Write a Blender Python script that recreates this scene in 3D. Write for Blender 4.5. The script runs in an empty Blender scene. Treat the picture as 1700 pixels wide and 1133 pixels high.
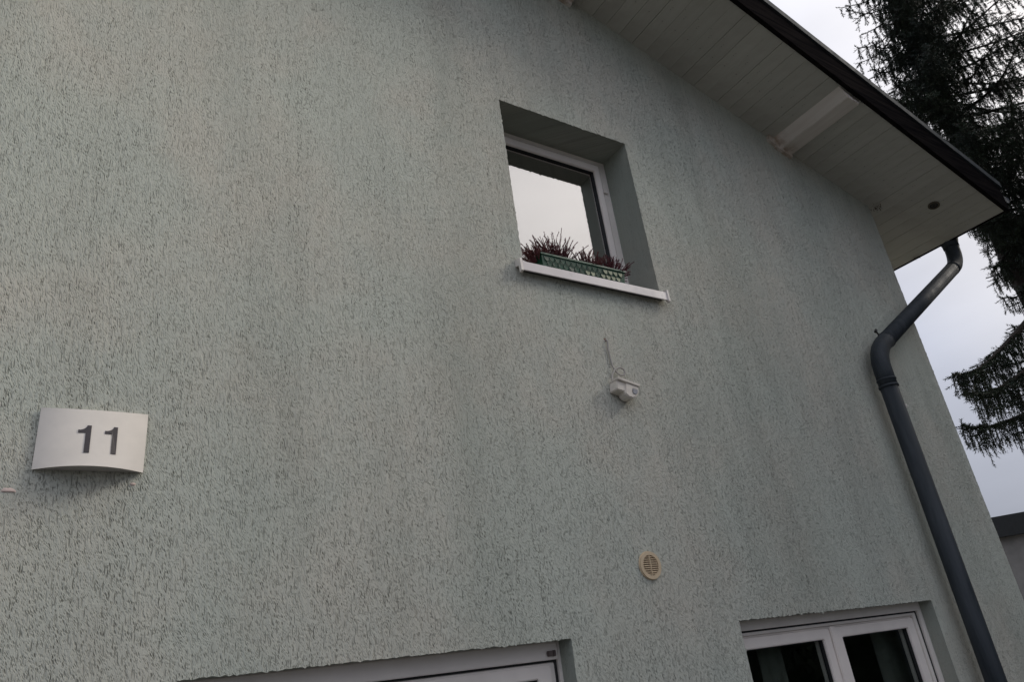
import bpy, bmesh, math, random
import numpy as np
from mathutils import Vector, Matrix
from mathutils.geometry import tessellate_polygon
R = math.radians
random.seed(11); rng = np.random.default_rng(11)
scene = bpy.context.scene
COL = scene.collection

# ------------------------------------------------------------------ camera
CAM_D = 2.45
cd = bpy.data.cameras.new('camera'); cam = bpy.data.objects.new('camera', cd); COL.objects.link(cam)
cd.sensor_width = 36; cd.lens = 25.52; cd.clip_start = .05; cd.clip_end = 2000
rowx = Vector((0.84572, -0.51998, -0.11994)); rowy = Vector((-0.12654, -0.41376, 0.90155)); rowz = Vector((-0.51841, -0.74728, -0.41572))
m = Matrix((rowx, rowy, rowz)).transposed().to_4x4(); m.translation = Vector((0, -CAM_D, 2.0))
cam.matrix_world = m; scene.camera = cam

# ------------------------------------------------------------------ sky and sun
SUN_AZ, SUN_EL = R(68), R(30)            # azimuth from the wall normal (-y) towards +x
sun_dir = Vector((math.sin(SUN_AZ)*math.cos(SUN_EL), -math.cos(SUN_AZ)*math.cos(SUN_EL), math.sin(SUN_EL)))
w = bpy.data.worlds.new('World'); scene.world = w; w.use_nodes = True
nt = w.node_tree; nt.nodes.clear(); N = nt.nodes.new; L = nt.links.new
wo = N('ShaderNodeOutputWorld'); bg = N('ShaderNodeBackground'); bg.inputs['Strength'].default_value = 0.1
sky = N('ShaderNodeTexSky'); sky.sky_type = 'NISHITA'; sky.sun_disc = False; sky.sun_elevation = SUN_EL
sky.sun_rotation = math.atan2(sun_dir.x, sun_dir.y); sky.air_density = 1.5; sky.dust_density = 5
tc = N('ShaderNodeTexCoord'); nrm = N('ShaderNodeVectorMath'); nrm.operation = 'NORMALIZE'; L(tc.outputs['Generated'], nrm.inputs[0])
sep = N('ShaderNodeSeparateXYZ'); L(nrm.outputs[0], sep.inputs[0])
elev = N('ShaderNodeValToRGB'); L(sep.outputs['Z'], elev.inputs[0])
cr = elev.color_ramp; cr.elements[0].position = 0.0; cr.elements[0].color = (.25, .28, .35, 1)
cr.elements[1].position = 1.0; cr.elements[1].color = (.84, .87, .96, 1)
e = cr.elements.new(.30); e.color = (.50, .545, .67, 1)
e = cr.elements.new(.62); e.color = (.72, .765, .91, 1)
dot = N('ShaderNodeVectorMath'); dot.operation = 'DOT_PRODUCT'; L(nrm.outputs[0], dot.inputs[0]); dot.inputs[1].default_value = sun_dir
glow = N('ShaderNodeValToRGB'); L(dot.outputs['Value'], glow.inputs[0])
cr = glow.color_ramp; cr.elements[0].position = .0; cr.elements[0].color = (0, 0, 0, 1); cr.elements[1].position = 1; cr.elements[1].color = (.66, .56, .40, 1)
e = cr.elements.new(.55); e.color = (.02, .017, .012, 1)
e = cr.elements.new(.72); e.color = (.09, .075, .055, 1)
e = cr.elements.new(.88); e.color = (.44, .36, .22, 1)
cl = N('ShaderNodeTexNoise'); cl.inputs['Scale'].default_value = 2.2; cl.inputs['Detail'].default_value = 5; cl.inputs['Roughness'].default_value = .5
mp = N('ShaderNodeMapping'); mp.inputs['Scale'].default_value = (1, 1, 3.2); L(nrm.outputs[0], mp.inputs[0]); L(mp.outputs[0], cl.inputs['Vector'])
cm = N('ShaderNodeMapRange'); cm.inputs[1].default_value = .3; cm.inputs[2].default_value = .7; cm.inputs[3].default_value = .89; cm.inputs[4].default_value = 1.1; L(cl.outputs['Fac'], cm.inputs[0])
add = N('ShaderNodeVectorMath'); add.operation = 'ADD'; L(elev.outputs[0], add.inputs[0]); L(glow.outputs[0], add.inputs[1])
mul = N('ShaderNodeVectorMath'); mul.operation = 'SCALE'; L(add.outputs[0], mul.inputs[0]); L(cm.outputs[0], mul.inputs['Scale'])
s10 = N('ShaderNodeVectorMath'); s10.operation = 'SCALE'; s10.inputs['Scale'].default_value = 10; L(mul.outputs[0], s10.inputs[0])
mx = N('ShaderNodeMix'); mx.data_type = 'RGBA'; mx.inputs[0].default_value = .98; L(sky.outputs[0], mx.inputs[6]); L(s10.outputs[0], mx.inputs[7])
L(mx.outputs[2], bg.inputs[0]); L(bg.outputs[0], wo.inputs[0])
sl = bpy.data.lights.new('sun', 'SUN'); sl.energy = 2.5; sl.angle = R(24); sl.color = (1, .93, .84)
so = bpy.data.objects.new('sun', sl); COL.objects.link(so); so.rotation_euler = sun_dir.to_track_quat('Z', 'Y').to_euler()
scene.view_settings.view_transform = 'Standard'; scene.view_settings.look = 'None'
scene.view_settings.exposure = 0; scene.view_settings.gamma = 1; scene.view_settings.use_curve_mapping = False

# ------------------------------------------------------------------ helpers
def link(o, parent=None, **props):
    COL.objects.link(o)
    if parent: o.parent = parent
    for k, v in props.items(): o[k] = v
    return o
def empty(name, loc=(0, 0, 0), **p):
    o = bpy.data.objects.new(name, None); o.location = loc; o.empty_display_size = .1
    return link(o, None, **p)
def obj(name, bm, mat, parent=None, smooth=False, **p):
    me = bpy.data.meshes.new(name)
    bm.normal_update(); bm.to_mesh(me); bm.free()
    for mm in (mat if isinstance(mat, (list, tuple)) else [mat]): me.materials.append(mm)
    if smooth:
        me.polygons.foreach_set('use_smooth', [True]*len(me.polygons))
    o = bpy.data.objects.new(name, me); link(o, parent, **p)
    if parent is not None: o.matrix_parent_inverse = parent.matrix_world.inverted() if False else Matrix.Translation(-parent.location) if parent.type == 'EMPTY' and parent.parent is None else Matrix()
    return o
def add_box(bm, a, b, bevel=0):
    x0, y0, z0 = a; x1, y1, z1 = b
    vs = [bm.verts.new(c) for c in ((x0,y0,z0),(x1,y0,z0),(x1,y1,z0),(x0,y1,z0),(x0,y0,z1),(x1,y0,z1),(x1,y1,z1),(x0,y1,z1))]
    fs = [bm.faces.new([vs[i] for i in q]) for q in ((0,3,2,1),(4,5,6,7),(0,1,5,4),(1,2,6,5),(2,3,7,6),(3,0,4,7))]
    if bevel:
        bmesh.ops.bevel(bm, geom=list({e for f in fs for e in f.edges}), offset=bevel, segments=2, affect='EDGES')
def box(a, b, bevel=0):
    bm = bmesh.new(); add_box(bm, a, b, bevel); return bm
def add_tube(bm, pts, rad, seg=16, caps=True):
    pts = [Vector(p) for p in pts]; n = len(pts)
    rad = rad if isinstance(rad, (list, tuple)) else [rad]*n
    t0 = (pts[1]-pts[0]).normalized(); up = Vector((0, 0, 1)) if abs(t0.z) < .9 else Vector((0, 1, 0))
    u = t0.cross(up).normalized(); rings = []
    for i, p in enumerate(pts):
        t = (pts[min(i+1, n-1)]-pts[max(i-1, 0)]).normalized()
        u = (u-t*u.dot(t)).normalized(); v = t.cross(u)
        rings.append([bm.verts.new(p+(u*math.cos(2*math.pi*k/seg)+v*math.sin(2*math.pi*k/seg))*rad[i]) for k in range(seg)])
    for a, b in zip(rings, rings[1:]):
        for k in range(seg): bm.faces.new((a[k], a[(k+1) % seg], b[(k+1) % seg], b[k]))
    if caps: bm.faces.new(rings[0][::-1]); bm.faces.new(rings[-1])
def tube(pts, rad, seg=16): bm = bmesh.new(); add_tube(bm, pts, rad, seg); return bm
def add_ring(bm, c, r0, r1, y0, y1, seg=40, axis='y'):
    # annulus between r0 and r1, extruded
    def P(r, a, h):
        if axis == 'y': return (c[0]+r*math.cos(a), h, c[2]+r*math.sin(a))
        return (c[0]+r*math.cos(a), c[1]+r*math.sin(a), h)
    V = [[bm.verts.new(P(r, 2*math.pi*k/seg, h)) for k in range(seg)] for r, h in ((r0, y0), (r1, y0), (r1, y1), (r0, y1))]
    for i in range(4):
        a, b = V[i], V[(i+1) % 4]
        for k in range(seg): bm.faces.new((a[k], a[(k+1) % seg], b[(k+1) % seg], b[k]))
def frame_bm(x0, x1, z0, z1, wL, wR, wT, wB, y0, y1, bevel=.003):
    # four mitred members: one closed profile swept round the rectangle
    bm = bmesh.new()
    o = [(x0, z0), (x1, z0), (x1, z1), (x0, z1)]; i = [(x0+wL, z0+wB), (x1-wR, z0+wB), (x1-wR, z1-wT), (x0+wL, z1-wT)]
    rows = []
    for pts, y in ((o, y1), (o, y0), (i, y0), (i, y1)): rows.append([bm.verts.new((p[0], y, p[1])) for p in pts])
    for a in range(4):
        A, B = rows[a], rows[(a+1) % 4]
        for k in range(4): bm.faces.new((A[k], A[(k+1) % 4], B[(k+1) % 4], B[k]))
    bmesh.ops.recalc_face_normals(bm, faces=bm.faces[:])
    if bevel: bmesh.ops.bevel(bm, geom=[e for e in bm.edges if not (abs(e.verts[0].co.y-e.verts[1].co.y) > 1e-5)] , offset=bevel, segments=2, affect='EDGES')
    return bm
def raw(name, V, F, mat, parent=None, smooth=False, **p):
    me = bpy.data.meshes.new(name); me.from_pydata([tuple(v) for v in V], [], F); me.update()
    me.materials.append(mat)
    if smooth: me.polygons.foreach_set('use_smooth', [True]*len(me.polygons))
    o = bpy.data.objects.new(name, me); link(o, parent, **p); return o
def tri_mesh(name, V, mat, parent=None, nv=3, **p):
    # V: (n, nv, 3) array of separate polygons
    n = V.shape[0]; me = bpy.data.meshes.new(name)
    me.vertices.add(n*nv); me.vertices.foreach_set('co', V.reshape(-1).astype(np.float32))
    me.loops.add(n*nv); me.loops.foreach_set('vertex_index', np.arange(n*nv, dtype=np.int32))
    me.polygons.add(n); me.polygons.foreach_set('loop_start', np.arange(0, n*nv, nv, dtype=np.int32)); me.polygons.foreach_set('loop_total', np.full(n, nv, dtype=np.int32))
    me.update(calc_edges=True); me.materials.append(mat)
    o = bpy.data.objects.new(name, me); link(o, parent, **p); return o

# ------------------------------------------------------------------ materials
class Mat:
    def __init__(s, name, rough=.6, spec=.4):
        s.m = bpy.data.materials.new(name); s.m.use_nodes = True; s.t = s.m.node_tree
        s.b = s.t.nodes['Principled BSDF']; s.b.inputs['Roughness'].default_value = rough; s.b.inputs['Specular IOR Level'].default_value = spec
        s.tc = s.t.nodes.new('ShaderNodeTexCoord')
    def n(s, ty, **kw):
        nd = s.t.nodes.new(ty)
        for k, v in kw.items():
            if k in ('op',): nd.operation = v
            elif hasattr(nd, k): setattr(nd, k, v)
        return nd
    def l(s, a, b): s.t.links.new(a, b)
    def map(s, scale=(1, 1, 1), rot=(0, 0, 0), src=None):
        r = s.n('ShaderNodeMapping'); s.l(src or s.tc.outputs['Object'], r.inputs[0])
        r.vector_type = 'POINT'; r.inputs['Rotation'].default_value = rot
        q = s.n('ShaderNodeVectorMath', op='MULTIPLY'); s.l(r.outputs[0], q.inputs[0]); q.inputs[1].default_value = scale
        return q.outputs[0]
    def noise(s, vec, scale=1, detail=2, rough=.5, dist=0):
        q = s.n('ShaderNodeTexNoise'); s.l(vec, q.inputs['Vector']); q.inputs['Scale'].default_value = scale; q.inputs['Detail'].default_value = detail
        q.inputs['Roughness'].default_value = rough; q.inputs['Distortion'].default_value = dist; return q.outputs['Fac']
    def rng(s, v, a, b, c=0, d=1, smooth=False):
        q = s.n('ShaderNodeMapRange'); s.l(v, q.inputs[0]); 
        if smooth: q.interpolation_type = 'SMOOTHSTEP'
        for i, x in enumerate((a, b, c, d)): q.inputs[i+1].default_value = x
        return q.outputs[0]
    def math(s, op, a, b=None):
        q = s.n('ShaderNodeMath', op=op)
        for i, x in enumerate((a, b)):
            if x is None: continue
            if isinstance(x, (int, float)): q.inputs[i].default_value = x
            else: s.l(x, q.inputs[i])
        return q.outputs[0]
    def mix(s, f, a, b, blend='MIX'):
        q = s.n('ShaderNodeMix'); q.data_type = 'RGBA'; q.blend_type = blend
        for i, x in ((0, f), (6, a), (7, b)):
            if isinstance(x, (int, float)): q.inputs[i].default_value = x
            elif isinstance(x, tuple): q.inputs[i].default_value = (*x, 1)
            else: s.l(x, q.inputs[i])
        return q.outputs[2]
    def color(s, c):
        if isinstance(c, tuple): s.b.inputs['Base Color'].default_value = (*c, 1)
        else: s.l(c, s.b.inputs['Base Color'])
    def bump(s, h, strength=.5, dist=.003, prev=None):
        q = s.n('ShaderNodeBump'); q.inputs['Strength'].default_value = strength; q.inputs['Distance'].default_value = dist
        s.l(h, q.inputs['Height'])
        if prev is not None: s.l(prev, q.inputs['Normal'])
        s.l(q.outputs[0], s.b.inputs['Normal']); return q.outputs[0]

def stucco(name, strength=1.0, axis='x', base=(.56, .565, .495), groove=1.0):
    M = Mat(name, .92, .15)
    co = M.tc.outputs['Object']
    sw = M.n('ShaderNodeSeparateXYZ'); M.l(co, sw.inputs[0])
    cb = M.n('ShaderNodeCombineXYZ'); M.l(sw.outputs['Y' if axis == 'y' else 'X'], cb.inputs[0]); M.l(sw.outputs['Z'], cb.inputs[1])
    if axis == 'xy': M.l(M.math('ADD', sw.outputs['X'], sw.outputs['Y']), cb.inputs[0])
    flat = cb.outputs[0]
    # bend the grooves about a little
    wv = M.n('ShaderNodeTexNoise'); M.l(flat, wv.inputs['Vector']); wv.inputs['Scale'].default_value = 6; wv.inputs['Detail'].default_value = 3
    ws = M.n('ShaderNodeVectorMath', op='SUBTRACT'); M.l(wv.outputs['Color'], ws.inputs[0]); ws.inputs[1].default_value = (.5, .5, .5)
    wm = M.n('ShaderNodeVectorMath', op='MULTIPLY'); M.l(ws.outputs[0], wm.inputs[0]); wm.inputs[1].default_value = (.024, .018, 0)
    wa = M.n('ShaderNodeVectorMath', op='ADD'); M.l(flat, wa.inputs[0]); M.l(wm.outputs[0], wa.inputs[1]); v0 = wa.outputs[0]
    def dash(rot, sx, sy, keep, w0, w1):
        vec = M.map((sx, sy, 1), (0, 0, rot), v0)
        vo = M.n('ShaderNodeTexVoronoi'); vo.voronoi_dimensions = '2D'; M.l(vec, vo.inputs['Vector']); vo.inputs['Scale'].default_value = 1; vo.inputs['Randomness'].default_value = 1
        g = M.rng(vo.outputs['Distance'], w0, w1, 1, 0, True)
        sc = M.n('ShaderNodeSeparateColor'); M.l(vo.outputs['Color'], sc.inputs[0])
        gate = M.rng(sc.outputs[0], keep, keep+.35, 0, 1)
        return M.math('MULTIPLY', g, gate)
    big = M.noise(M.map((.9, .9, 1), src=flat), 1.6, 3)
    streak = M.noise(M.map((3.2, .35, 1), src=flat), 1.0, 4, .6)
    d1 = dash(R(-17), 160, 44, .50, .05, .36)      # slanting pits
    d2 = dash(R(-24), 230, 66, .24, .05, .42)
    d3 = dash(R(-2), 150, 13, .38, .03, .26)        # long upright scratches
    n1 = M.rng(M.noise(M.map((230, 80, 1), (0, 0, R(-30)), v0), 1, 2, .6), .30, .42, 1, 0, True)
    chain = M.rng(M.noise(M.map((46, 1.5, 1), src=v0), 1, 2, .5), .40, .60, .22, 1.45)
    patchy = M.rng(M.noise(flat, 3.2, 4, .6), .36, .64, .55, 1.15)
    dens = M.math('MULTIPLY', M.math('MULTIPLY', M.rng(streak, .35, .65, .6, 1.15), chain), patchy)
    gr = M.math('MAXIMUM', M.math('MAXIMUM', d1, M.math('MULTIPLY', d2, .5)), M.math('MAXIMUM', M.math('MULTIPLY', d3, .9), M.math('MULTIPLY', n1, .30)))
    grd = M.math('MULTIPLY', gr, dens)
    grain = M.noise(flat, 420, 3, .7)
    lump = M.noise(M.map((88, 20, 1), (0, 0, R(-12)), v0), 1, 3, .6)
    # colour: weathered mint render, pinkish and greener patches, dirt runs, dirty grooves
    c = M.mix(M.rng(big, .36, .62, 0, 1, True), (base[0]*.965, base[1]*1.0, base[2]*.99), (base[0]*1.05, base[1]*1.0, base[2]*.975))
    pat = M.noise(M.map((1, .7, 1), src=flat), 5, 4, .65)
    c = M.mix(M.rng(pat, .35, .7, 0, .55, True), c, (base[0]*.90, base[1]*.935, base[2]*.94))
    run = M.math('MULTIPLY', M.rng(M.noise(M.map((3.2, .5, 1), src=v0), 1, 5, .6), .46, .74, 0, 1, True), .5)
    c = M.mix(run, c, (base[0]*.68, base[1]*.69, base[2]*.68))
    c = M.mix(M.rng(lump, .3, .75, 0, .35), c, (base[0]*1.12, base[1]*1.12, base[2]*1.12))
    # broad weather stains where the photograph shows them: left of the upper window, and right of it towards the eave
    xs = M.n('ShaderNodeSeparateXYZ'); M.l(v0, xs.inputs[0])
    st = M.n('ShaderNodeValToRGB'); M.l(M.rng(xs.outputs['X'], 0, 6, 0, 1), st.inputs[0]); rp = st.color_ramp
    stops = [(0, .15), (.06, .05), (.10, .35), (.13, .05), (.215, .05), (.235, .8), (.262, .5), (.285, .0), (.47, .1), (.50, .5), (.565, .9), (.60, .35), (.66, .15), (.70, .6), (.76, .25), (.85, .6), (1, .7)]
    rp.elements[0].position = 0; rp.elements[0].color = (stops[0][1],)*3+(1,); rp.elements[1].position = 1; rp.elements[1].color = (stops[-1][1],)*3+(1,)
    for p_, q_ in stops[1:-1]: e_ = rp.elements.new(p_); e_.color = (q_, q_, q_, 1)
    sm = M.math('MULTIPLY', M.rng(M.noise(M.map((4, .7, 1), src=flat), 1, 4, .6), .32, .62, 0, 1, True), .42)
    if axis == 'x': c = M.mix(M.math('MULTIPLY', st.outputs[0], sm), c, (base[0]*.55, base[1]*.585, base[2]*.57))
    ck = M.n('ShaderNodeTexVoronoi'); ck.voronoi_dimensions = '2D'; ck.feature = 'DISTANCE_TO_EDGE'; M.l(M.map((.55, .38, 1), src=v0), ck.inputs['Vector']); ck.inputs['Scale'].default_value = 1
    crack = M.math('MULTIPLY', M.rng(ck.outputs['Distance'], .0006, .0016, 1, 0), M.rng(M.noise(M.map((2.2, 2.2, 1), src=flat), 1, 3), .56, .62, 0, .22))
    c = M.mix(crack, c, (.10, .10, .085))
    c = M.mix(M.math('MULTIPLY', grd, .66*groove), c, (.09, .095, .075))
    M.color(c)
    h = M.math('SUBTRACT', M.math('ADD', M.math('MULTIPLY', lump, .8), M.math('MULTIPLY', grain, .22)), M.math('MULTIPLY', gr, .9*groove))
    M.bump(h, .9*strength, .006)
    return M.m
M_wall = stucco('mint_scratched_render')
M_reveal = stucco('mint_reveal_shaded', .8, 'xy', (.33, .345, .30), .45)  # same render as the wall, recess shade darkened into its base colour
M_side = stucco('mint_side_render', 1, 'y')

def plain(name, c, rough=.5, spec=.4, var=.12, sc=8, bump=0, bsc=60, stretch=(1, 1, 1), metal=0):
    M = Mat(name, rough, spec); v = M.map(stretch)
    n = M.noise(v, sc, 4, .6); M.b.inputs['Metallic'].default_value = metal
    M.color(M.mix(M.rng(n, .3, .7), tuple(x*(1-var) for x in c), tuple(min(1, x*(1+var)) for x in c)))
    rr = M.noise(v, sc*2.3, 3); M.l(M.rng(rr, .3, .7, max(0, rough-.08), min(1, rough+.08)), M.b.inputs['Roughness'])
    if bump: M.bump(M.noise(v, bsc, 4, .6), bump, .002)
    return M.m
M_pvc = plain('white_pvc', (.84, .77, .71), .42, .4, .06, 5)
M_pvc2 = plain('aged_white_pvc', (.80, .74, .68), .45, .4, .08, 5)
M_gasket = plain('black_gasket', (.02, .02, .02), .6)
M_sill = plain('white_aluminium_sill', (.66, .61, .60), .35, .5, .05, 6)
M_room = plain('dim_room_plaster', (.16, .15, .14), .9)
M_curtain = plain('grey_green_curtain', (.13, .133, .12), .9, .1, .15, 20)
M_lamp = plain('opal_lamp_cover', (.80, .74, .66), .5, .3, .05, 14)
M_lampb = plain('lamp_grey_base', (.52, .49, .46), .5)
M_digit = plain('dark_brown_digit', (.055, .045, .045), .4, .4, .15, 60)
M_vent = plain('cream_plastic', (.66, .52, .35), .5, .4, .08, 30)
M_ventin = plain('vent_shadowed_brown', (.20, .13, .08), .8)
M_sens = plain('sensor_beige_plastic', (.72, .66, .58), .45, .4, .1, 40)
M_cable = plain('grey_cable', (.40, .37, .34), .5)
M_rust = plain('rusty_hole_edge', (.20, .09, .06), .9, .2, .3, 200)
M_patch = plain('pale_pink_filler', (.66, .53, .47), .8, .2, .1, 60)
M_asph = plain('grey_paving', (.115, .112, .105), .95, .2, .3, 3, .6, 90)
M_lens = plain('sensor_lens', (.36, .36, .38), .3, .5, .06, 40)
M_nbwall = plain('neighbour_grey_render', (.24, .225, .205), .9, .2, .16, 3, .4, 20)
M_dark = plain('dark_roof_edge', (.018, .019, .018), .6)
M_roof = plain('dark_bitumen_roof', (.05, .05, .052), .8, .3, .2, 6)
M_nest = plain('brown_debris', (.06, .045, .03), .95, .1, .4, 120)

# downpipe: blue-grey zinc with streaks
M = Mat('weathered_zinc_pipe', .62, .22)
v = M.map((9, 9, 1.2)); n = M.noise(v, 2.2, 5, .65)
M.color(M.mix(M.rng(n, .3, .7), (.023, .029, .034), (.056, .063, .071)))
M.b.inputs['Metallic'].default_value = .1; M.l(M.rng(n, .3, .7, .52, .72), M.b.inputs['Roughness']); M.bump(M.noise(M.map((1, 1, 1)), 70, 3), .15, .001)
M_pipe = M.m
# soffit boards: off-white paint, grubby
M = Mat('offwhite_painted_board', .55, .35)
oi = M.n('ShaderNodeObjectInfo')
gn = M.noise(M.map((22, 1.6, 22)), 1.5, 5, .65); bl = M.noise(M.map((2, 2, 2)), 2, 4, .6)
c = M.mix(M.rng(gn, .3, .72), (.50, .485, .42), (.57, .555, .49))
c = M.mix(M.math('MULTIPLY', M.rng(bl, .5, .75, 0, 1, True), .5), c, (.38, .34, .29))
sp = M.noise(M.map((1, 1, 1)), 34, 2); c = M.mix(M.rng(sp, .735, .77, 0, .8), c, (.10, .09, .07))
hv = M.n('ShaderNodeHueSaturation'); M.l(c, hv.inputs['Color']); M.l(M.rng(oi.outputs['Random'], 0, 1, .90, 1.0), hv.inputs['Value'])
M.color(hv.outputs[0]); M.bump(gn, .25, .002); M_board = M.m
M = Mat('beige_painted_beam', .5, .35)
gn = M.noise(M.map((20, 1.8, 20)), 1.5, 5, .65)
c = M.mix(M.rng(gn, .3, .7), (.66, .59, .52), (.76, .70, .63))
yb = M.n('ShaderNodeSeparateXYZ'); M.l(M.tc.outputs['Object'], yb.inputs[0])
wet = M.math('MULTIPLY', M.rng(yb.outputs['Y'], -.14, -.02, 0, 1, True), M.rng(M.noise(M.map((1, 1, 1)), 18, 4), .35, .65))
c = M.mix(M.math('MULTIPLY', wet, .7), c, (.30, .20, .12))
M.color(c); M.bump(gn, .3, .002); M_beam = M.m
M = Mat('dark_stained_wood', .9, 0)
gn = M.noise(M.map((1.6, 20, 34)), 1.5, 6, .7)
M.color(M.mix(M.rng(gn, .32, .68), (.004, .004, .005), (.020, .017, .016))); M.bump(gn, .5, .003); M_barge = M.m
M_flash = plain('grey_metal_flashing', (.055, .062, .066), .75, .1, .25, 6)
# glass: coated window glass - strong mirror, dim view through
def glass(name, refl, tint=(.55, .58, .56)):
    m_ = bpy.data.materials.new(name); m_.use_nodes = True; t = m_.node_tree; t.nodes.clear()
    o = t.nodes.new('ShaderNodeOutputMaterial'); mi = t.nodes.new('ShaderNodeMixShader'); g = t.nodes.new('ShaderNodeBsdfGlossy'); tr = t.nodes.new('ShaderNodeBsdfTransparent')
    g.inputs['Roughness'].default_value = .0; g.inputs['Color'].default_value = (.97, .95, .94, 1); tr.inputs[0].default_value = (*tint, 1)
    # Schlick reflectance from the angle of view, the same for both faces of the pane
    ge = t.nodes.new('ShaderNodeNewGeometry'); dt = t.nodes.new('ShaderNodeVectorMath'); dt.operation = 'DOT_PRODUCT'
    t.links.new(ge.outputs['Normal'], dt.inputs[0]); t.links.new(ge.outputs['Incoming'], dt.inputs[1])
    def mt(op, a, b=None):
        q = t.nodes.new('ShaderNodeMath'); q.operation = op
        for i_, x_ in enumerate((a, b)):
            if x_ is None: continue
            if isinstance(x_, (int, float)): q.inputs[i_].default_value = x_
            else: t.links.new(x_, q.inputs[i_])
        return q.outputs[0]
    f5 = mt('POWER', mt('SUBTRACT', 1.0, mt('ABSOLUTE', dt.outputs['Value'])), 5.0)
    r0 = .03+refl; fac = mt('ADD', mt('MULTIPLY', f5, 1-r0), r0)
    nz = t.nodes.new('ShaderNodeTexNoise'); nz.inputs['Scale'].default_value = 2.5; nz.inputs['Detail'].default_value = 1; bp = t.nodes.new('ShaderNodeBump'); bp.inputs['Strength'].default_value = .06; bp.inputs['Distance'].default_value = .004
    tcn = t.nodes.new('ShaderNodeTexCoord'); t.links.new(tcn.outputs['Object'], nz.inputs['Vector']); t.links.new(nz.outputs['Fac'], bp.inputs['Height']); t.links.new(bp.outputs[0], g.inputs['Normal'])
    t.links.new(fac, mi.inputs[0]); t.links.new(tr.outputs[0], mi.inputs[1]); t.links.new(g.outputs[0], mi.inputs[2]); t.links.new(mi.outputs[0], o.inputs[0])
    return m_
M_glass = glass('coated_mirror_glass', .50); M_glass2 = glass('window_glass', .03, (.8, .83, .81))
# foliage
def leafmat(name, a, b, sc=3, rough=.6):
    M = Mat(name, rough, .3); n = M.noise(M.map((1, 1, 1)), sc, 4, .7)
    M.color(M.mix(M.rng(n, .35, .65), a, b)); return M.m
M_needle = leafmat('spruce_needles', (.012, .021, .015), (.032, .047, .023), 1.7)
M_bark = plain('spruce_bark', (.028, .022, .018), .9, .2, .3, 14, .8, 60)
M_hedge = leafmat('hedge_leaves', (.018, .03, .016), (.045, .065, .03), 1.5)

# ------------------------------------------------------------------ ground
g = box((-300, -300, -.3), (300, 300, 0)); obj('ground', g, M_asph, kind='structure')

# ------------------------------------------------------------------ house
K = -.31; Z0 = 6.753; XR = 5.373; RIDGE = -1.5; XE = 6.14; OV = .61; XL = 2*RIDGE-XR; XEL = 2*RIDGE-XE; YB = 9.0
def zs(x): return Z0+K*x if x >= RIDGE else Z0+K*(2*RIDGE-x)
house = empty('house', (0, 0, 0), label='mint green rendered house with a white boarded gable overhang above the wall', category='house')

def smooth_noise(n, cell, amp, spikes=0):
    k = max(2, int(n/cell)+2); a = rng.normal(0, 1, k); x = np.linspace(0, k-1.001, n); i = x.astype(int); f = x-i
    r = (a[i]*(1-f)+a[i+1]*f)*amp + rng.normal(0, amp*.35, n)
    return r
STEP = .006
def jit_edge(a, b, nx, nz, amp=.0016, bead=0):
    """points from a to b (excluded) displaced along the normal (nx,nz)"""
    a = np.array(a); b = np.array(b); n = max(2, int(np.linalg.norm(b-a)/STEP)); t = np.arange(n)/n
    d = smooth_noise(n, 2.0, amp)
    if bead:
        for _ in range(int(n*bead)):
            c_ = rng.integers(0, n); wd = rng.uniform(.6, 1.2); d += rng.uniform(.002, .005)*np.exp(-((np.arange(n)-c_)/wd)**2)
    d[0] = 0
    return [(a[0]+(b[0]-a[0])*tt+nx*dd, a[1]+(b[1]-a[1])*tt+nz*dd) for tt, dd in zip(t, d)]
OPEN = {'up': (1.825, 2.721, 3.75, 4.842, .21), 'lr': (2.737, 4.332, .95, 2.10, .09), 'll': (-.45, 1.79, .12, 2.10, .095)}
outer = [(XL, 0), (XR, 0)]
outer = [(XL, 0)] + [(XR, 0)] + jit_edge((XR, .01), (XR, zs(XR)+.05), 1, 0, .0014) + [(XR, zs(XR)+.05), (RIDGE, zs(RIDGE)+.05), (XL, zs(XL)+.05)]
loops = {}
for k_, (x0, x1, z0, z1, dp) in OPEN.items():
    # stucco bulges INTO the opening
    lp = jit_edge((x0, z0), (x0, z1), 1, 0, .0010, .02) + jit_edge((x0, z1), (x1, z1), 0, -1, .0013, .08) + jit_edge((x1, z1), (x1, z0), -1, 0, .0010, .015) + jit_edge((x1, z0), (x0, z0), 0, 1, .001)
    loops[k_] = lp
polys = [[Vector((x, z, 0)) for x, z in outer]] + [[Vector((x, z, 0)) for x, z in loops[k_]] for k_ in OPEN]
flat = [p for pl in polys for p in pl]
tris = tessellate_polygon(polys)
V = [(p.x, 0, p.y) for p in flat]; F = []
for t in tris:
    a, b, c_ = (flat[i] for i in t)
    ar = (b.x-a.x)*(c_.y-a.y)-(b.y-a.y)*(c_.x-a.x)
    if abs(ar) < 1e-12: continue
    F.append(tuple(t) if ar > 0 else tuple(t[::-1]))   # front faces towards -y
nW = len(outer)
raw('front_wall', V, F, M_wall, house)
# reveals: the ragged arris runs back to a straight line at the frame (a part of each window, below)
def make_reveal(k_, parent):
    V = []; F = []; lp = loops[k_]; x0, x1, z0, z1, dp = OPEN[k_]; n = len(lp)
    sx_ = lambda x: x0 if abs(x-x0) < .012 else x1 if abs(x-x1) < .012 else x
    sz_ = lambda z: z0 if abs(z-z0) < .012 else z1 if abs(z-z1) < .012 else z
    for x, z in lp: V.append((x, .0, z))
    for x, z in lp: V.append((sx_(x), .012, sz_(z)))
    for x, z in lp: V.append((sx_(x), dp+.12, sz_(z)))
    for r_ in (0, 1):
        for i in range(n):
            j = (i+1) % n; F.append((r_*n+i, r_*n+j, (r_+1)*n+j, (r_+1)*n+i))
    raw('reveal', V, F, M_reveal, parent)
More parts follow.
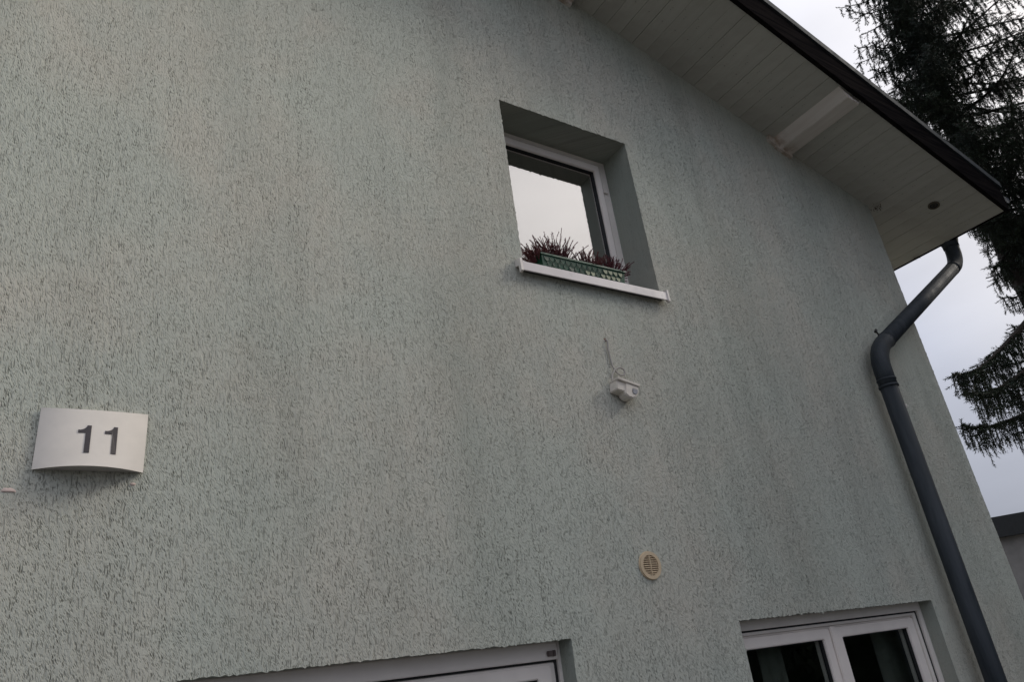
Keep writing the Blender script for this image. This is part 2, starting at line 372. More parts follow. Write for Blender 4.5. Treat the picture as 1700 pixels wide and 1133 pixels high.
# side wall, rear and left walls, inner lining, floors
ed = outer[2:]; ed = [p for p in outer[1:-2]]
V = []; F = []
for x, z in ed: V.append((x, 0, z))
for x, z in ed: V.append((XR, .02, z))
for x, z in ed: V.append((XR, YB, z))
n = len(ed)
for r_ in (0, 1):
    for i in range(n-1): F.append((r_*n+i, (r_+1)*n+i, (r_+1)*n+i+1, r_*n+i+1))
raw('side_wall', V, F, M_side, house)
bm = bmesh.new()
add_box(bm, (XL, YB-.3, 0), (XR-.002, YB, zs(XR))); add_box(bm, (XL, .002, 0), (XL+.3, YB-.3, zs(XL)))
obj('rear_wall', bm, M_side, house)
V = [(XL, YB, zs(XR)), (XR, YB, zs(XR)), (RIDGE, YB, zs(RIDGE))]; raw('rear_gable', V, [(0, 1, 2)], M_side, house)
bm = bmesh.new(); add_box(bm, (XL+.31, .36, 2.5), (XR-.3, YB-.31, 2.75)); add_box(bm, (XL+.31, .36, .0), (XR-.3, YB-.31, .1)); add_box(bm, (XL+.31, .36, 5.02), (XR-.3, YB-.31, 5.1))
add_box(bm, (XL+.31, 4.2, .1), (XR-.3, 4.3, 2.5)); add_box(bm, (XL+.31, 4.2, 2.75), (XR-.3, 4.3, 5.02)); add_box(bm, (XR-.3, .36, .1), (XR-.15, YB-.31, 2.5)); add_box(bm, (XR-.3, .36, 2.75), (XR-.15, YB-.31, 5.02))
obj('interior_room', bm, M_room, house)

# ---- roof
roof = bpy.data.objects.new('roof', None); link(roof, house)
sl_a = math.atan(-K); bw = .112; ux, uz = math.cos(sl_a), -math.sin(sl_a)      # down-slope unit vector
total = (XE-RIDGE)/ux; nb = int(total/(bw)); bw = total/nb
bm = bmesh.new(); gap = .0007
def sp(s, y, h): return Vector((s*ux - h*uz*1.0, y, s*uz + h*ux))   # s along slope, h above (normal)
prof = [(gap, .0014), (gap+.001, 0), (bw-gap-.001, 0), (bw-gap, .0014), (bw-gap, .018), (gap, .018)]
y0, y1 = -OV, YB+.4
ra = [bm.verts.new(sp(s, y0, h)) for s, h in prof]; rb = [bm.verts.new(sp(s, y1, h)) for s, h in prof]
for i in range(6): bm.faces.new((ra[i], ra[(i+1) % 6], rb[(i+1) % 6], rb[i]))
bm.faces.new(ra[::-1]); bm.faces.new(rb)
bmesh.ops.recalc_face_normals(bm, faces=bm.faces[:])
bme = bpy.data.meshes.new('soffit_board'); bm.to_mesh(bme); bm.free(); bme.materials.append(M_board)
for i in range(nb):
    o = bpy.data.objects.new('soffit_board', bme); s0 = i*bw
    o.location = (RIDGE+s0*ux+random.choice([0,0,0,.0012,-.0012]), 0, zs(RIDGE)+s0*uz + random.uniform(-.0009, .0009)); link(o, roof)
# deck above the boards, both slopes, and roof sheet
def slope_slab(name, h0, h1, ya, yb, mat, xe=XE, extra=0):
    bm = bmesh.new(); nx_, nz_ = -uz, ux
    prof = [(XE+extra*ux, zs(XE)+extra*uz), (RIDGE, zs(RIDGE))]
    pts = []
    a = Vector((XE+extra*ux, 0, zs(XE)+extra*uz)); r = Vector((RIDGE, 0, zs(RIDGE)))
    lo = [a+Vector((nx_, 0, nz_))*h0, r+Vector((0, 0, h0/ux))]; hi = [a+Vector((nx_, 0, nz_))*h1, r+Vector((0, 0, h1/ux))]
    mir = lambda p: Vector((2*RIDGE-p.x, p.y, p.z))
    ring = [lo[0], hi[0], hi[1], mir(hi[0]), mir(lo[0]), lo[1]]
    A = [bm.verts.new((p.x, ya, p.z)) for p in ring]; B = [bm.verts.new((p.x, yb, p.z)) for p in ring]
    for i in range(6): bm.faces.new((A[i], A[(i+1) % 6], B[(i+1) % 6], B[i]))
    bm.faces.new((A[0], A[1], A[2], A[5])); bm.faces.new((A[5], A[2], A[3], A[4])); bm.faces.new((B[0], B[5], B[2], B[1])); bm.faces.new((B[5], B[4], B[3], B[2]))
    bmesh.ops.recalc_face_normals(bm, faces=bm.faces[:])
    return obj(name, bm, mat, roof)
slope_slab('roof_deck', .019, .17, -OV+.001, YB+.4, M_dark)
slope_slab('roof_covering', .172, .235, -OV-.0, YB+.42, M_roof, extra=.05)
# left half soffit (out of view): one plain panel
a = Vector((XEL, 0, zs(XE))); V = [(XEL, -OV, zs(XE)), (RIDGE, -OV, zs(RIDGE)), (RIDGE, YB+.4, zs(RIDGE)), (XEL, YB+.4, zs(XE))]
raw('soffit_panel', V, [(0, 1, 2, 3)], M_board, roof)
# barge board + metal capping along both verges
def verge(name, y0, y1, h0, h1, mat, wob=0, ext=.02):
    bm = bmesh.new()
    for sgn in (1, -1):
        n = 60; rows = []
        for i in range(n+1):
            x = RIDGE+(XE+ext-RIDGE)*i/n; X = x if sgn > 0 else 2*RIDGE-x; j = random.uniform(-wob, wob)
            rows.append([bm.verts.new((X, y, zs(x)+h)) for y, h in ((y0, h0+j), (y0, h1+j), (y1, h1+j), (y1, h0+j))])
        for a_, b_ in zip(rows, rows[1:]):
            for q in range(4): bm.faces.new((a_[q], a_[(q+1) % 4], b_[(q+1) % 4], b_[q]))
        bm.faces.new(rows[0]); bm.faces.new(rows[-1])
    bmesh.ops.recalc_face_normals(bm, faces=bm.faces[:])
    return obj(name, bm, mat, roof)
verge('barge_board', -OV-.032, -OV-.002, -.012, .212, M_barge, .0008)
verge('verge_flashing', -OV-.046, -OV+.05, .214, .268, M_flash, .0022, .035)
# eave fascia, gutter
obj('eave_fascia', box((XE+.002, -OV-.03, zs(XE)-.004), (XE+.024, YB+.4, zs(XE)+.17)), M_barge, roof)
# purlins: box beams under the boards, one at the mid-slope and one further up
def purlin(x, w_, h_):
    bm = bmesh.new()       # boxed-in beam: raking left cheek, flatter underside
    pts = [(x, zs(x)+.004), (x+.068, zs(x+.068)-.058), (x+.188, zs(x+.188)-.042), (x+.205, zs(x+.205)+.004)]
    A = [bm.verts.new((p[0], -OV+.008, p[1])) for p in pts]; B = [bm.verts.new((p[0], -.0, p[1])) for p in pts]
    for i in range(4): bm.faces.new((A[i], A[(i+1) % 4], B[(i+1) % 4], B[i]))
    bm.faces.new(A); bm.faces.new(B)
    bmesh.ops.recalc_face_normals(bm, faces=bm.faces[:])
    bmesh.ops.bevel(bm, geom=bm.edges[:], offset=.004, segments=2, affect='EDGES')
    return bm
for px in (4.30, 2.33):
    pu = obj('purlin', purlin(px, .155, .085), M_beam, roof)
    # cover block where the beam meets the wall
    x = px; bm = bmesh.new()
    def q(s, h): return (x+s*ux+uz*h, zs(x)+s*uz-h*ux)
    for (s0, s1, h1, ya) in ((-.045, .05, .062, -.028), (.03, .205, .078, -.024)):
        pts = [q(s0, .003), q(s1, .003), q(s1, h1), q(s0, h1)]
        A = [bm.verts.new((p[0], ya, p[1])) for p in pts]; B = [bm.verts.new((p[0], -.0, p[1])) for p in pts]
        for i in range(4): bm.faces.new((A[i], A[(i+1) % 4], B[(i+1) % 4], B[i]))
        bm.faces.new(A); bm.faces.new(B)
    bmesh.ops.recalc_face_normals(bm, faces=bm.faces[:])
    obj('wall_block', bm, M_beam, roof)
# peeling stain at the beam end: ragged dark flakes hanging below the barge board
bm = bmesh.new(); x = 4.22
while x < 4.56:
    wd = random.uniform(.010, .03); hh = random.uniform(.008, .038)
    y = -OV-.004; z = zs(x)-.010
    a = [bm.verts.new(c_) for c_ in ((x, y, z), (x+wd, y, z+K*wd), (x+wd*random.uniform(.3, .8), y-.004, z-hh))]; bm.faces.new(a)
    b = [bm.verts.new(c_) for c_ in ((x, y-.003, z), (x+wd, y-.003, z+K*wd), (x+wd*.5, y-.008, z-hh*.8))]; bm.faces.new(b)
    x += wd*.8
obj('peeling_stain', bm, M_barge, roof)

# ---- windows (parts of the house)
def window(label=None):
    o = bpy.data.objects.new('window', None); link(o, house)
    if label: o['label'] = label
    return o
# upper window
W1 = window('small square upper window with mirrored sky in its pane')
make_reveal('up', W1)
yF = .212
obj('frame', frame_bm(1.78, 2.732, 3.80, 4.855, .057, .060, .044, .06, yF, yF+.07), M_pvc2, W1)
obj('gasket', frame_bm(1.84, 2.673, 3.862, 4.811, .01, .01, .01, .01, yF+.004, yF+.06, 0), M_gasket, W1)
obj('sash', frame_bm(1.843, 2.663, 3.866, 4.802, .05, .042, .052, .05, yF-.012, yF+.05, .004), M_pvc, W1)
obj('glazing_bead', frame_bm(1.889, 2.622, 3.915, 4.755, .006, .006, .006, .006, yF+.002, yF+.045, 0), M_gasket, W1)
obj('pane', box((1.896, yF+.016, 3.922), (2.616, yF+.020, 4.749)), M_glass, W1)
# sill: sloping sheet with a folded lip and end caps
bm = bmesh.new()
pr = [(.235, 3.822), (-.040, 3.783), (-.042, 3.735), (-.036, 3.733), (-.033, 3.776), (.235, 3.815)]
A = [bm.verts.new((1.783, y, z)) for y, z in pr]; B = [bm.verts.new((2.735, y, z)) for y, z in pr]
for i in range(6): bm.faces.new((A[i], A[(i+1) % 6], B[(i+1) % 6], B[i]))
bm.faces.new(A); bm.faces.new(B); bmesh.ops.recalc_face_normals(bm, faces=bm.faces[:])
obj('sill', bm, M_sill, W1)
for xx in (1.777, 2.729):
    bm = bmesh.new(); pr = [(.0, 3.806), (-.045, 3.797), (-.047, 3.728), (-.030, 3.722), (-.026, 3.762), (.0, 3.768)]
    A = [bm.verts.new((xx, y, z)) for y, z in pr]; B = [bm.verts.new((xx+.012, y, z)) for y, z in pr]
    for i in range(6): bm.faces.new((A[i], A[(i+1) % 6], B[(i+1) % 6], B[i]))
    bm.faces.new(A); bm.faces.new(B); bmesh.ops.recalc_face_normals(bm, faces=bm.faces[:]); obj('sill_end_cap', bm, M_pvc2, W1)
obj('hinge_cap', box((2.668, yF-.012, 4.60), (2.70, yF+.0, 4.618), .003), M_pvc2, W1)
# lower right window, two sashes
W2 = window('wide two-sash lower window beside the downpipe')
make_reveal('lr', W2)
yF = .085; zb = 1.0
obj('frame', frame_bm(2.65, 4.338, zb, 2.102, .04, .040, .046, .05, yF-.006, yF+.08), M_pvc2, W2)
obj('gasket', frame_bm(2.688, 4.300, zb+.04, 2.060, .012, .012, .012, .01, yF+.008, yF+.07, 0), M_gasket, W2)
obj('inner_frame', frame_bm(2.694, 4.290, zb+.05, 2.050, .035, .035, .016, .05, yF+.010, yF+.075), M_pvc2, W2)
obj('inner_step', frame_bm(2.729, 4.254, zb+.08, 2.034, .03, .03, .012, .03, yF+.022, yF+.075), M_pvc2, W2)
for x0, x1 in ((2.757, 3.478), (3.490, 4.226)):
    obj('sash', frame_bm(x0, x1, zb+.1, 2.022, .07, .072, .048, .07, yF-.004, yF+.06, .004), M_pvc, W2)
    obj('glazing_bead', frame_bm(x0+.066, x1-.068, zb+.166, 1.978, .008, .008, .008, .008, yF+.008, yF+.03, 0), M_gasket, W2)
    obj('pane', box((x0+.07, yF+.022, zb+.17), (x1-.072, yF+.026, 1.974)), M_glass2, W2)
obj('mullion', box((3.462, yF-.016, zb+.1), (3.504, yF-.005, 2.028), .004), M_pvc, W2)
obj('sill', box((2.70, -.045, .975), (4.37, yF+.02, 1.0), .002), M_sill, W2)
# lower left window / patio door
W3 = window('wide lower left window under the lintel, only its white head showing')
make_reveal('ll', W3)
yF = .09; zb = .14
obj('frame', frame_bm(-.52, 1.822, zb, 2.104, .045, .045, .004, .05, yF-.004, yF+.085), M_pvc2, W3)
obj('head_band', box((-.50, yF-.008, 2.036), (1.776, yF+.07, 2.100), .003), M_pvc, W3)
obj('gasket', frame_bm(-.48, 1.7765, zb+.05, 2.0355, .012, .012, .008, .01, yF+.01, yF+.07, 0), M_gasket, W3)
obj('inner_frame', frame_bm(-.468, 1.768, zb+.06, 2.0275, .028, .028, .012, .05, yF+.012, yF+.075), M_pvc2, W3)
obj('sash', frame_bm(-.44, 1.742, zb+.1, 2.018, .066, .066, .046, .07, yF-.0, yF+.06, .004), M_pvc, W3)
obj('glazing_bead', frame_bm(-.378, 1.680, zb+.166, 1.976, .008, .008, .008, .008, yF+.01, yF+.03, 0), M_gasket, W3)
obj('pane', box((-.374, yF+.022, zb+.17), (1.676, yF+.026, 1.972)), M_glass2, W3)
bm = bmesh.new(); add_box(bm, (1.722, yF-.022, 2.048), (1.748, yF-.008, 2.068), .003); add_box(bm, (1.748, yF-.026, 2.047), (1.757, yF-.008, 2.069), .002)
obj('catch', bm, plain('brown_catch', (.13, .10, .09), .5), W3)

# curtains inside the lower right window
def curtain(x0, x1, y, z0, z1, label):
    V = []; F = []; n = 60
    for i in range(n+1):
        t = i/n; yy = y+.006*math.sin(t*(x1-x0)*40)+.003*math.sin(t*17)
        for z in (z0, z1): V.append((x0+(x1-x0)*t, yy, z))
    for i in range(n): F.append((2*i, 2*i+2, 2*i+3, 2*i+1))
    V2 = [(a, b+.002, c_) for a, b, c_ in V]; o_ = len(V)
    F += [tuple(q+o_ for q in f[::-1]) for f in F[:]]
    o = raw('curtain', V+V2, F, M_curtain, None, True, label=label, category='curtain')
curtain(3.02, 3.20, .19, .6, 2.3, 'narrow pale grey-green curtain strip behind the left pane of the lower right window')
curtain(4.00, 4.30, .22, .6, 2.3, 'grey-green curtain drawn to the right behind the right pane of the lower right window')

# ------------------------------------------------------------------ rain gutter and downpipe
gut = empty('rain_gutter', (XE+.08, -.6, 5.0), label='dark grey half-round gutter along the eave end of the white soffit', category='gutter')
bm = bmesh.new(); gx, gz, gr_ = XE+.088, 5.0, .062
n = 14; rows = []
for y in (-OV-.02, YB+.4):
    rows.append([bm.verts.new((gx+r*math.cos(math.pi+math.pi*i/n), y, gz+r*math.sin(math.pi+math.pi*i/n))) for r in (gr_, gr_-.003) for i in range(n+1)])
for i in range(n): bm.faces.new((rows[0][i], rows[0][i+1], rows[1][i+1], rows[1][i])); bm.faces.new((rows[0][n+2+i], rows[0][n+1+i], rows[1][n+1+i], rows[1][n+2+i]))
bm.faces.new(rows[0][:n+1])
obj('channel', bm, M_pipe, gut, True)
dp = empty('downpipe', (4.514, -.1, 0), label='dark blue-grey zinc downpipe bending from the eave down the wall right of the windows', category='downpipe')
r = .057
def bend(p0, p1, p2, rad, n=10):
    a = (Vector(p0)-Vector(p1)).normalized(); b = (Vector(p2)-Vector(p1)).normalized()
    out = []
    A = Vector(p1)+a*rad; B = Vector(p1)+b*rad
    for i in range(n+1):
        t = i/n; out.append(A*(1-t)**2+Vector(p1)*2*t*(1-t)+B*t*t)
    return out
pT = (6.205, -.13, 4.95); pA = (6.19, -.135, 4.655); pB = (4.505, -.10, 3.635); pC = (4.514, -.10, 0.12)
up = bend((6.194, -.133, 4.80), pA, pB, .155, 14); lo = bend(pB, pA and pB, pC, .14); lo = bend(pA, pB, pC, .15)
obj('outlet', tube([pT, (6.203, -.13, 4.90), (6.197, -.132, 4.83), (6.194, -.133, 4.80)], [.082, .080, .062, .061]), M_pipe, dp, True)
obj('upper_elbow', tube([(6.194, -.133, 4.81)]+up+[tuple(up[-1]+(Vector(pB)-Vector(pA)).normalized()*.04)], r), M_pipe, dp, True)
dr = (Vector(pB)-Vector(pA)).normalized()
obj('offset_pipe', tube([tuple(up[-1]+dr*.02), tuple(lo[0]-dr*.02)], r-.001), M_pipe, dp, True)
obj('lower_elbow', tube([tuple(lo[0]-dr*.06)]+lo+[tuple(lo[-1]+Vector((0, 0, -.10)))], r), M_pipe, dp, True)
obj('straight_pipe', tube([tuple(lo[-1]+Vector((0, 0, -.08))), pC], r-.003, 24), M_pipe, dp, True)
def collar(c_, d_, rr=.061, ln=.012):
    c_ = Vector(c_); d_ = Vector(d_).normalized(); obj('collar', tube([c_-d_*ln, c_-d_*ln*.4, c_+d_*ln*.4, c_+d_*ln], [rr-.002, rr, rr, rr-.002], 24), M_pipe, dp, True)
collar(lo[0]-dr*.055, dr, .0605, .004); collar(lo[-1]+Vector((0, 0, -.055)), (0, 0, 1), .0605, .007); collar(lo[-1]+Vector((0, 0, -.10)), (0, 0, 1), .0615, .008)
collar((4.514, -.1, 1.2), (0, 0, 1), .0615, .01)
# clamp with bolt where the offset pipe nears the wall
cp = Vector(lo[0])-dr*.045
bm = bmesh.new(); add_tube(bm, [cp+Vector((-.020, .02, .040)), cp+Vector((-.045, .02, .078))], .006, 8); add_tube(bm, [cp+Vector((-.052, .02, .066)), cp+Vector((-.036, .02, .084))], .010, 6)
obj('bolt', bm, M_dark, dp)
bm = bmesh.new(); add_tube(bm, [cp+Vector((.03, .03, -.06)), cp+Vector((.03, .10, -.09))], .009, 8); obj('bracket', bm, M_dark, dp)
obj('paint_fleck', box((4.560, -.136, 3.235), (4.575, -.120, 3.262), .003), M_pvc2, dp)

# ------------------------------------------------------------------ house-number lamp
LX0, LX1, LZ0, LZ1, LD = -.040, .2505, 2.702, 2.893, .058
lamp = empty('house_number_lamp', (.105, 0, LZ0), label='white curved wall lamp bearing the house number 11', category='wall lamp')
def ly(x, z=2.702): t = (x-LX0)/(LX1-LX0)*2-1; k = 1-.86*(z-LZ0)/(LZ1-LZ0); return -(.010+LD*k*(1-t*t))
def lamp_poly():
    n = 72; bm = bmesh.new(); rows = []
    for i in range(n+1):
        x = LX0+(LX1-LX0)*i/n; y = ly(x)
        rows.append([bm.verts.new(c_) for c_ in ((x, y, LZ0), (x, ly(x, LZ1), LZ1), (x, ly(x, LZ1)+.0035, LZ1), (x, y+.0035, LZ0))])
    for a_, b_ in zip(rows, rows[1:]):
        for q in range(4): bm.faces.new((a_[q], b_[q], b_[(q+1) % 4], a_[(q+1) % 4]))
    bm.faces.new(rows[0]); bm.faces.new(rows[-1]); bmesh.ops.recalc_face_normals(bm, faces=bm.faces[:]); return bm
obj('cover', lamp_poly(), M_lamp, lamp, True).data.set_sharp_from_angle(angle=R(35))
def slab(z0, z1, inset):
    n = 30; bm = bmesh.new(); top = []; bot = []
    pts = [(LX0+.004+(LX1-LX0-.008)*i/n, ) for i in range(n+1)]
    ring = [(p[0], ly(p[0], z0)+inset) for p in pts]+[(LX1-.004, -.001), (LX0+.004, -.001)]
    T = [bm.verts.new((x, min(y, -.001), z1)) for x, y in ring]; B = [bm.verts.new((x, min(y, -.001), z0)) for x, y in ring]
    bm.faces.new(T); bm.faces.new(B[::-1])
    for i in range(len(ring)): j = (i+1) % len(ring); bm.faces.new((T[j], T[i], B[i], B[j]))
    bmesh.ops.recalc_face_normals(bm, faces=bm.faces[:]); return bm
obj('bottom_plate', slab(LZ0+.003, LZ0+.007, .005), M_lampb, lamp); obj('top_plate', slab(LZ1-.008, LZ1-.004, .005), M_lamp, lamp)
obj('back_plate', box((LX0+.004, -.010, LZ0+.008), (LX1-.004, 0, LZ1-.009)), M_lampb, lamp)
def digit_one(x0, x1, z0, z1):
    W_, H_ = x1-x0, z1-z0; st = W_*.42
    P_ = [(x1-st, z0), (x1, z0), (x1, z1), (x1-st*.80, z1)]
    for i in range(1, 7):     # curved flag
        a = i/7*math.pi/2; P_.append((x1-st*.80-(W_-st*.80)*(1-math.cos(a)), z1-H_*.175*math.sin(a)))
    P_ += [(x0, z1-H_*.165), (x0, z1-H_*.275), (x1-st, z1-H_*.275)]
    bm = bmesh.new(); f = [bm.verts.new((x, ly(x, z)-.0022, z)) for x, z in P_]; fb = [bm.verts.new((x, ly(x, z)+.0004, z)) for x, z in P_]
    for i in range(len(P_)): j = (i+1) % len(P_); bm.faces.new((f[i], f[j], fb[j], fb[i]))
    for t_ in tessellate_polygon([[Vector((x, z, 0)) for x, z in P_]]): bm.faces.new([f[q] for q in t_])
    bmesh.ops.recalc_face_normals(bm, faces=bm.faces[:]); return bm
obj('digit', digit_one(.0625, .0965, 2.745, 2.837), M_digit, lamp); obj('digit', digit_one(.1335, .1675, 2.745, 2.837), M_digit, lamp)

# ------------------------------------------------------------------ round vent
vc = (2.263, 0, 2.358); vent = empty('vent_grille', (2.263, 0, 2.298), label='small round cream vent grille on the render between upper and lower windows', category='vent')
bm = bmesh.new(); add_ring(bm, vc, .0435, .0610, -.004, 0); add_ring(bm, vc, .0435, .0585, -.011, -.003); bmesh.ops.recalc_face_normals(bm, faces=bm.faces[:]); obj('rim', bm, M_vent, vent)
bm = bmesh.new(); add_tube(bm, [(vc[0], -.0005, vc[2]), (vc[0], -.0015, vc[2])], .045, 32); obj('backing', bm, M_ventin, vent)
for i in range(9):
    z = vc[2]-.036+i*.009; hw = math.sqrt(max(0, .044**2-(z-vc[2])**2))
    bm = bmesh.new(); vs = [(-.0095, z-.0030), (-.0025, z+.0018), (-.0025, z+.0032), (-.0095, z-.0012)]
    A = [bm.verts.new((vc[0]-hw, y, zz)) for y, zz in vs]; B = [bm.verts.new((vc[0]+hw, y, zz)) for y, zz in vs]
    for k in range(4): bm.faces.new((A[k], A[(k+1) % 4], B[(k+1) % 4], B[k]))
    bmesh.ops.recalc_face_normals(bm, faces=bm.faces[:]); obj('slat', bm, M_vent, vent)
obj('centre_bar', box((vc[0]-.002, -.0108, vc[2]-.043), (vc[0]+.002, -.003, vc[2]+.043)), M_vent, vent)

# ------------------------------------------------------------------ motion sensor and its cable
sens = empty('motion_sensor', (2.268, 0, 3.14), label='small beige motion sensor on the wall below the upper window', category='motion sensor')
SR = Matrix.Rotation(R(11), 3, 'Y'); SO = Vector((2.232, 0, 3.217))
def srot(bm):
    for v_ in bm.verts: v_.co = SO + SR @ v_.co
    return bm
def prism(poly, ya, yb, bev=.003):
    bm = bmesh.new(); A = [bm.verts.new((x, ya, z)) for x, z in poly]; B = [bm.verts.new((x, yb, z)) for x, z in poly]; n = len(poly)
    bm.faces.new(A); bm.faces.new(B)
    for i in range(n): bm.faces.new((A[i], A[(i+1) % n], B[(i+1) % n], B[i]))
    bmesh.ops.recalc_face_normals(bm, faces=bm.faces[:]); bmesh.ops.bevel(bm, geom=bm.edges[:], offset=bev, segments=2, affect='EDGES'); return bm
obj('wall_bracket', srot(box((.0, -.058, -.060), (.050, 0, -.009), .004)), M_sens, sens)
obj('hood', srot(prism([(-.004, .002), (.136, .002), (.134, -.014), (-.002, -.012)], -.070, -.004)), M_sens, sens)
obj('head', srot(prism([(.046, -.010), (.131, -.011), (.128, -.045), (.114, -.070), (.090, -.084), (.066, -.084), (.046, -.070)], -.064, -.006, .005)), M_sens, sens)
obj('lens', srot(prism([(.088, -.030), (.122, -.030), (.119, -.052), (.110, -.062), (.088, -.060)], -.067, -.056, .003)), M_lens, sens)
cab = empty('sensor_cable', (2.262, 0, 3.443), label='thin grey cable looping from a hole in the render to the motion sensor', category='cable')
pts = [(2.259, .004, 3.446), (2.261, -.012, 3.436), (2.259, -.008, 3.40), (2.262, -.007, 3.36), (2.264, -.008, 3.32), (2.268, -.012, 3.29), (2.284, -.016, 3.262), (2.303, -.02, 3.252), (2.322, -.022, 3.262), (2.320, -.022, 3.285), (2.298, -.020, 3.292), (2.270, -.018, 3.280), (2.250, -.02, 3.258), (2.236, -.022, 3.235), (2.232, -.026, 3.213), (2.236, -.03, 3.200)]
def catmull(P, k=6):
    P = [Vector(p) for p in P]; P = [P[0]]+P+[P[-1]]; out = []
    for i in range(1, len(P)-2):
        for j in range(k):
            t = j/k; out.append(.5*((2*P[i])+(P[i+1]-P[i-1])*t+(2*P[i-1]-5*P[i]+4*P[i+1]-P[i+2])*t*t+(3*P[i]-P[i-1]-3*P[i+1]+P[i+2])*t**3))
    out.append(P[-2]); return out
obj('cord', tube(catmull(pts), .0042, 8), M_cable, cab, True)
bm = bmesh.new(); ring = [bm.verts.new((2.260+(.009+random.uniform(-.003, .004))*math.cos(a)*.8, -.0008, 3.446+(.010+random.uniform(-.003, .004))*math.sin(a))) for a in [i*2*math.pi/14 for i in range(14)]]
bm.faces.new(ring); obj('hole', bm, M_rust, cab)
# pale filler patches beside the lamp
def patch(x, z, rx_, rz_, label, flatb=False):
    bm = bmesh.new(); n = 18; rim = []; mid = []
    for i in range(n):
        a = 2*math.pi*i/n; k = 1+random.uniform(-.15, .15); zz = math.sin(a); zz = max(zz, -.35) if flatb else zz
        rim.append(bm.verts.new((x+rx_*k*math.cos(a), 0, z+rz_*k*zz))); mid.append(bm.verts.new((x+rx_*.7*k*math.cos(a), -.003, z+rz_*.7*k*zz)))
    c_ = bm.verts.new((x, -.0036, z))
    for i in range(n): j = (i+1) % n; bm.faces.new((rim[i], rim[j], mid[j], mid[i])); bm.faces.new((mid[i], mid[j], c_))
    bmesh.ops.recalc_face_normals(bm, faces=bm.faces[:])
    obj('filler_patch', bm, M_patch, None, True, label=label, category='filler patch')
patch(-.086, 2.641, .017, .010, 'pale pink filler patch below and left of the house number lamp', True)
patch(.226, 2.668, .008, .005, 'tiny pinkish filler spot just under the right end of the house number lamp')

# ------------------------------------------------------------------ soffit fitting and debris
sx, sy = 5.712, -.32; sz = zs(sx)
fit = empty('round_soffit_fitting', (sx, sy, sz), label='small dark round recessed fitting in the white soffit near the eave corner', category='soffit fitting')
fit.rotation_euler = (0, sl_a, 0)
bpy.context.view_layer.update()
def fpart(name, bm, mat):
    me = bpy.data.meshes.new(name); bmesh.ops.recalc_face_normals(bm, faces=bm.faces[:]); bm.to_mesh(me); bm.free(); me.materials.append(mat); o = bpy.data.objects.new(name, me); link(o, fit)
bm = bmesh.new(); add_ring(bm, (0, 0, 0), .030, .043, -.006, .0, 32, 'z'); fpart('ring', bm, plain('bronze_ring', (.10, .085, .055), .45))
bm = bmesh.new(); add_tube(bm, [(0, 0, -.0008), (0, 0, -.0025)], .031, 24); fpart('recess', bm, M_dark)
bm = bmesh.new(); add_ring(bm, (0, 0, 0), .010, .020, -.005, -.002, 24, 'z'); fpart('inner_ring', bm, plain('dark_bronze', (.05, .043, .03), .5))
def debris(c_, rad, n, label):
    bm = bmesh.new()
    for _ in range(n):
        p = Vector(c_)+Vector((random.gauss(0, rad), random.gauss(0, rad), random.gauss(0, rad*.5)))
        d = Vector([random.gauss(0, 1) for _ in range(3)]).normalized()*rad*random.uniform(.6, 1.6); e_ = d.orthogonal().normalized()*rad*.35
        bm.faces.new([bm.verts.new(q) for q in (p-e_, p+e_, p+d)])
    obj('cobweb_clump', bm, M_nest, None, False, label=label, category='cobweb')
debris((5.385, -.055, 5.045), .016, 50, 'dark cobweb clump where the wall corner meets the white soffit')
debris((6.13, .13, 4.84), .012, 30, 'dark cobweb clump on the eave edge left of the downpipe outlet')

# ------------------------------------------------------------------ flower box with heather
fb = empty('flower_box', (2.246, .10, 3.80), label='green plastic flower box with a fish-scale pattern on the upper window sill', category='flower box')
bx0, bx1, by0, by1, bz0, bz1 = 1.972, 2.522, .034, .168, 3.809, 3.915
M_green = plain('green_plastic', (.006, .062, .032), .35, .5, .25, 12)
bm = bmesh.new(); i_ = .010
def ringz(ins, z): return [bm.verts.new(c_) for c_ in ((bx0+ins, by0+ins, z), (bx1-ins, by0+ins, z), (bx1-ins, by1-ins, z), (bx0+ins, by1-ins, z))]
rs = [ringz(i_, bz0), ringz(0, bz1-.010), ringz(-.006, bz1-.010), ringz(-.006, bz1), ringz(.004, bz1), ringz(.004, bz1-.02)]
for a_, b_ in zip(rs, rs[1:]):
    for k in range(4): bm.faces.new((a_[k], a_[(k+1) % 4], b_[(k+1) % 4], b_[k]))
bm.faces.new(rs[0][::-1]); bmesh.ops.recalc_face_normals(bm, faces=bm.faces[:]); obj('trough', bm, M_green, fb)
obj('soil', box((bx0+.005, by0+.005, bz1-.03), (bx1-.005, by1-.005, bz1-.012)), plain('dark_soil', (.03, .022, .016), .95, .2, .4, 60, .8, 200), fb)
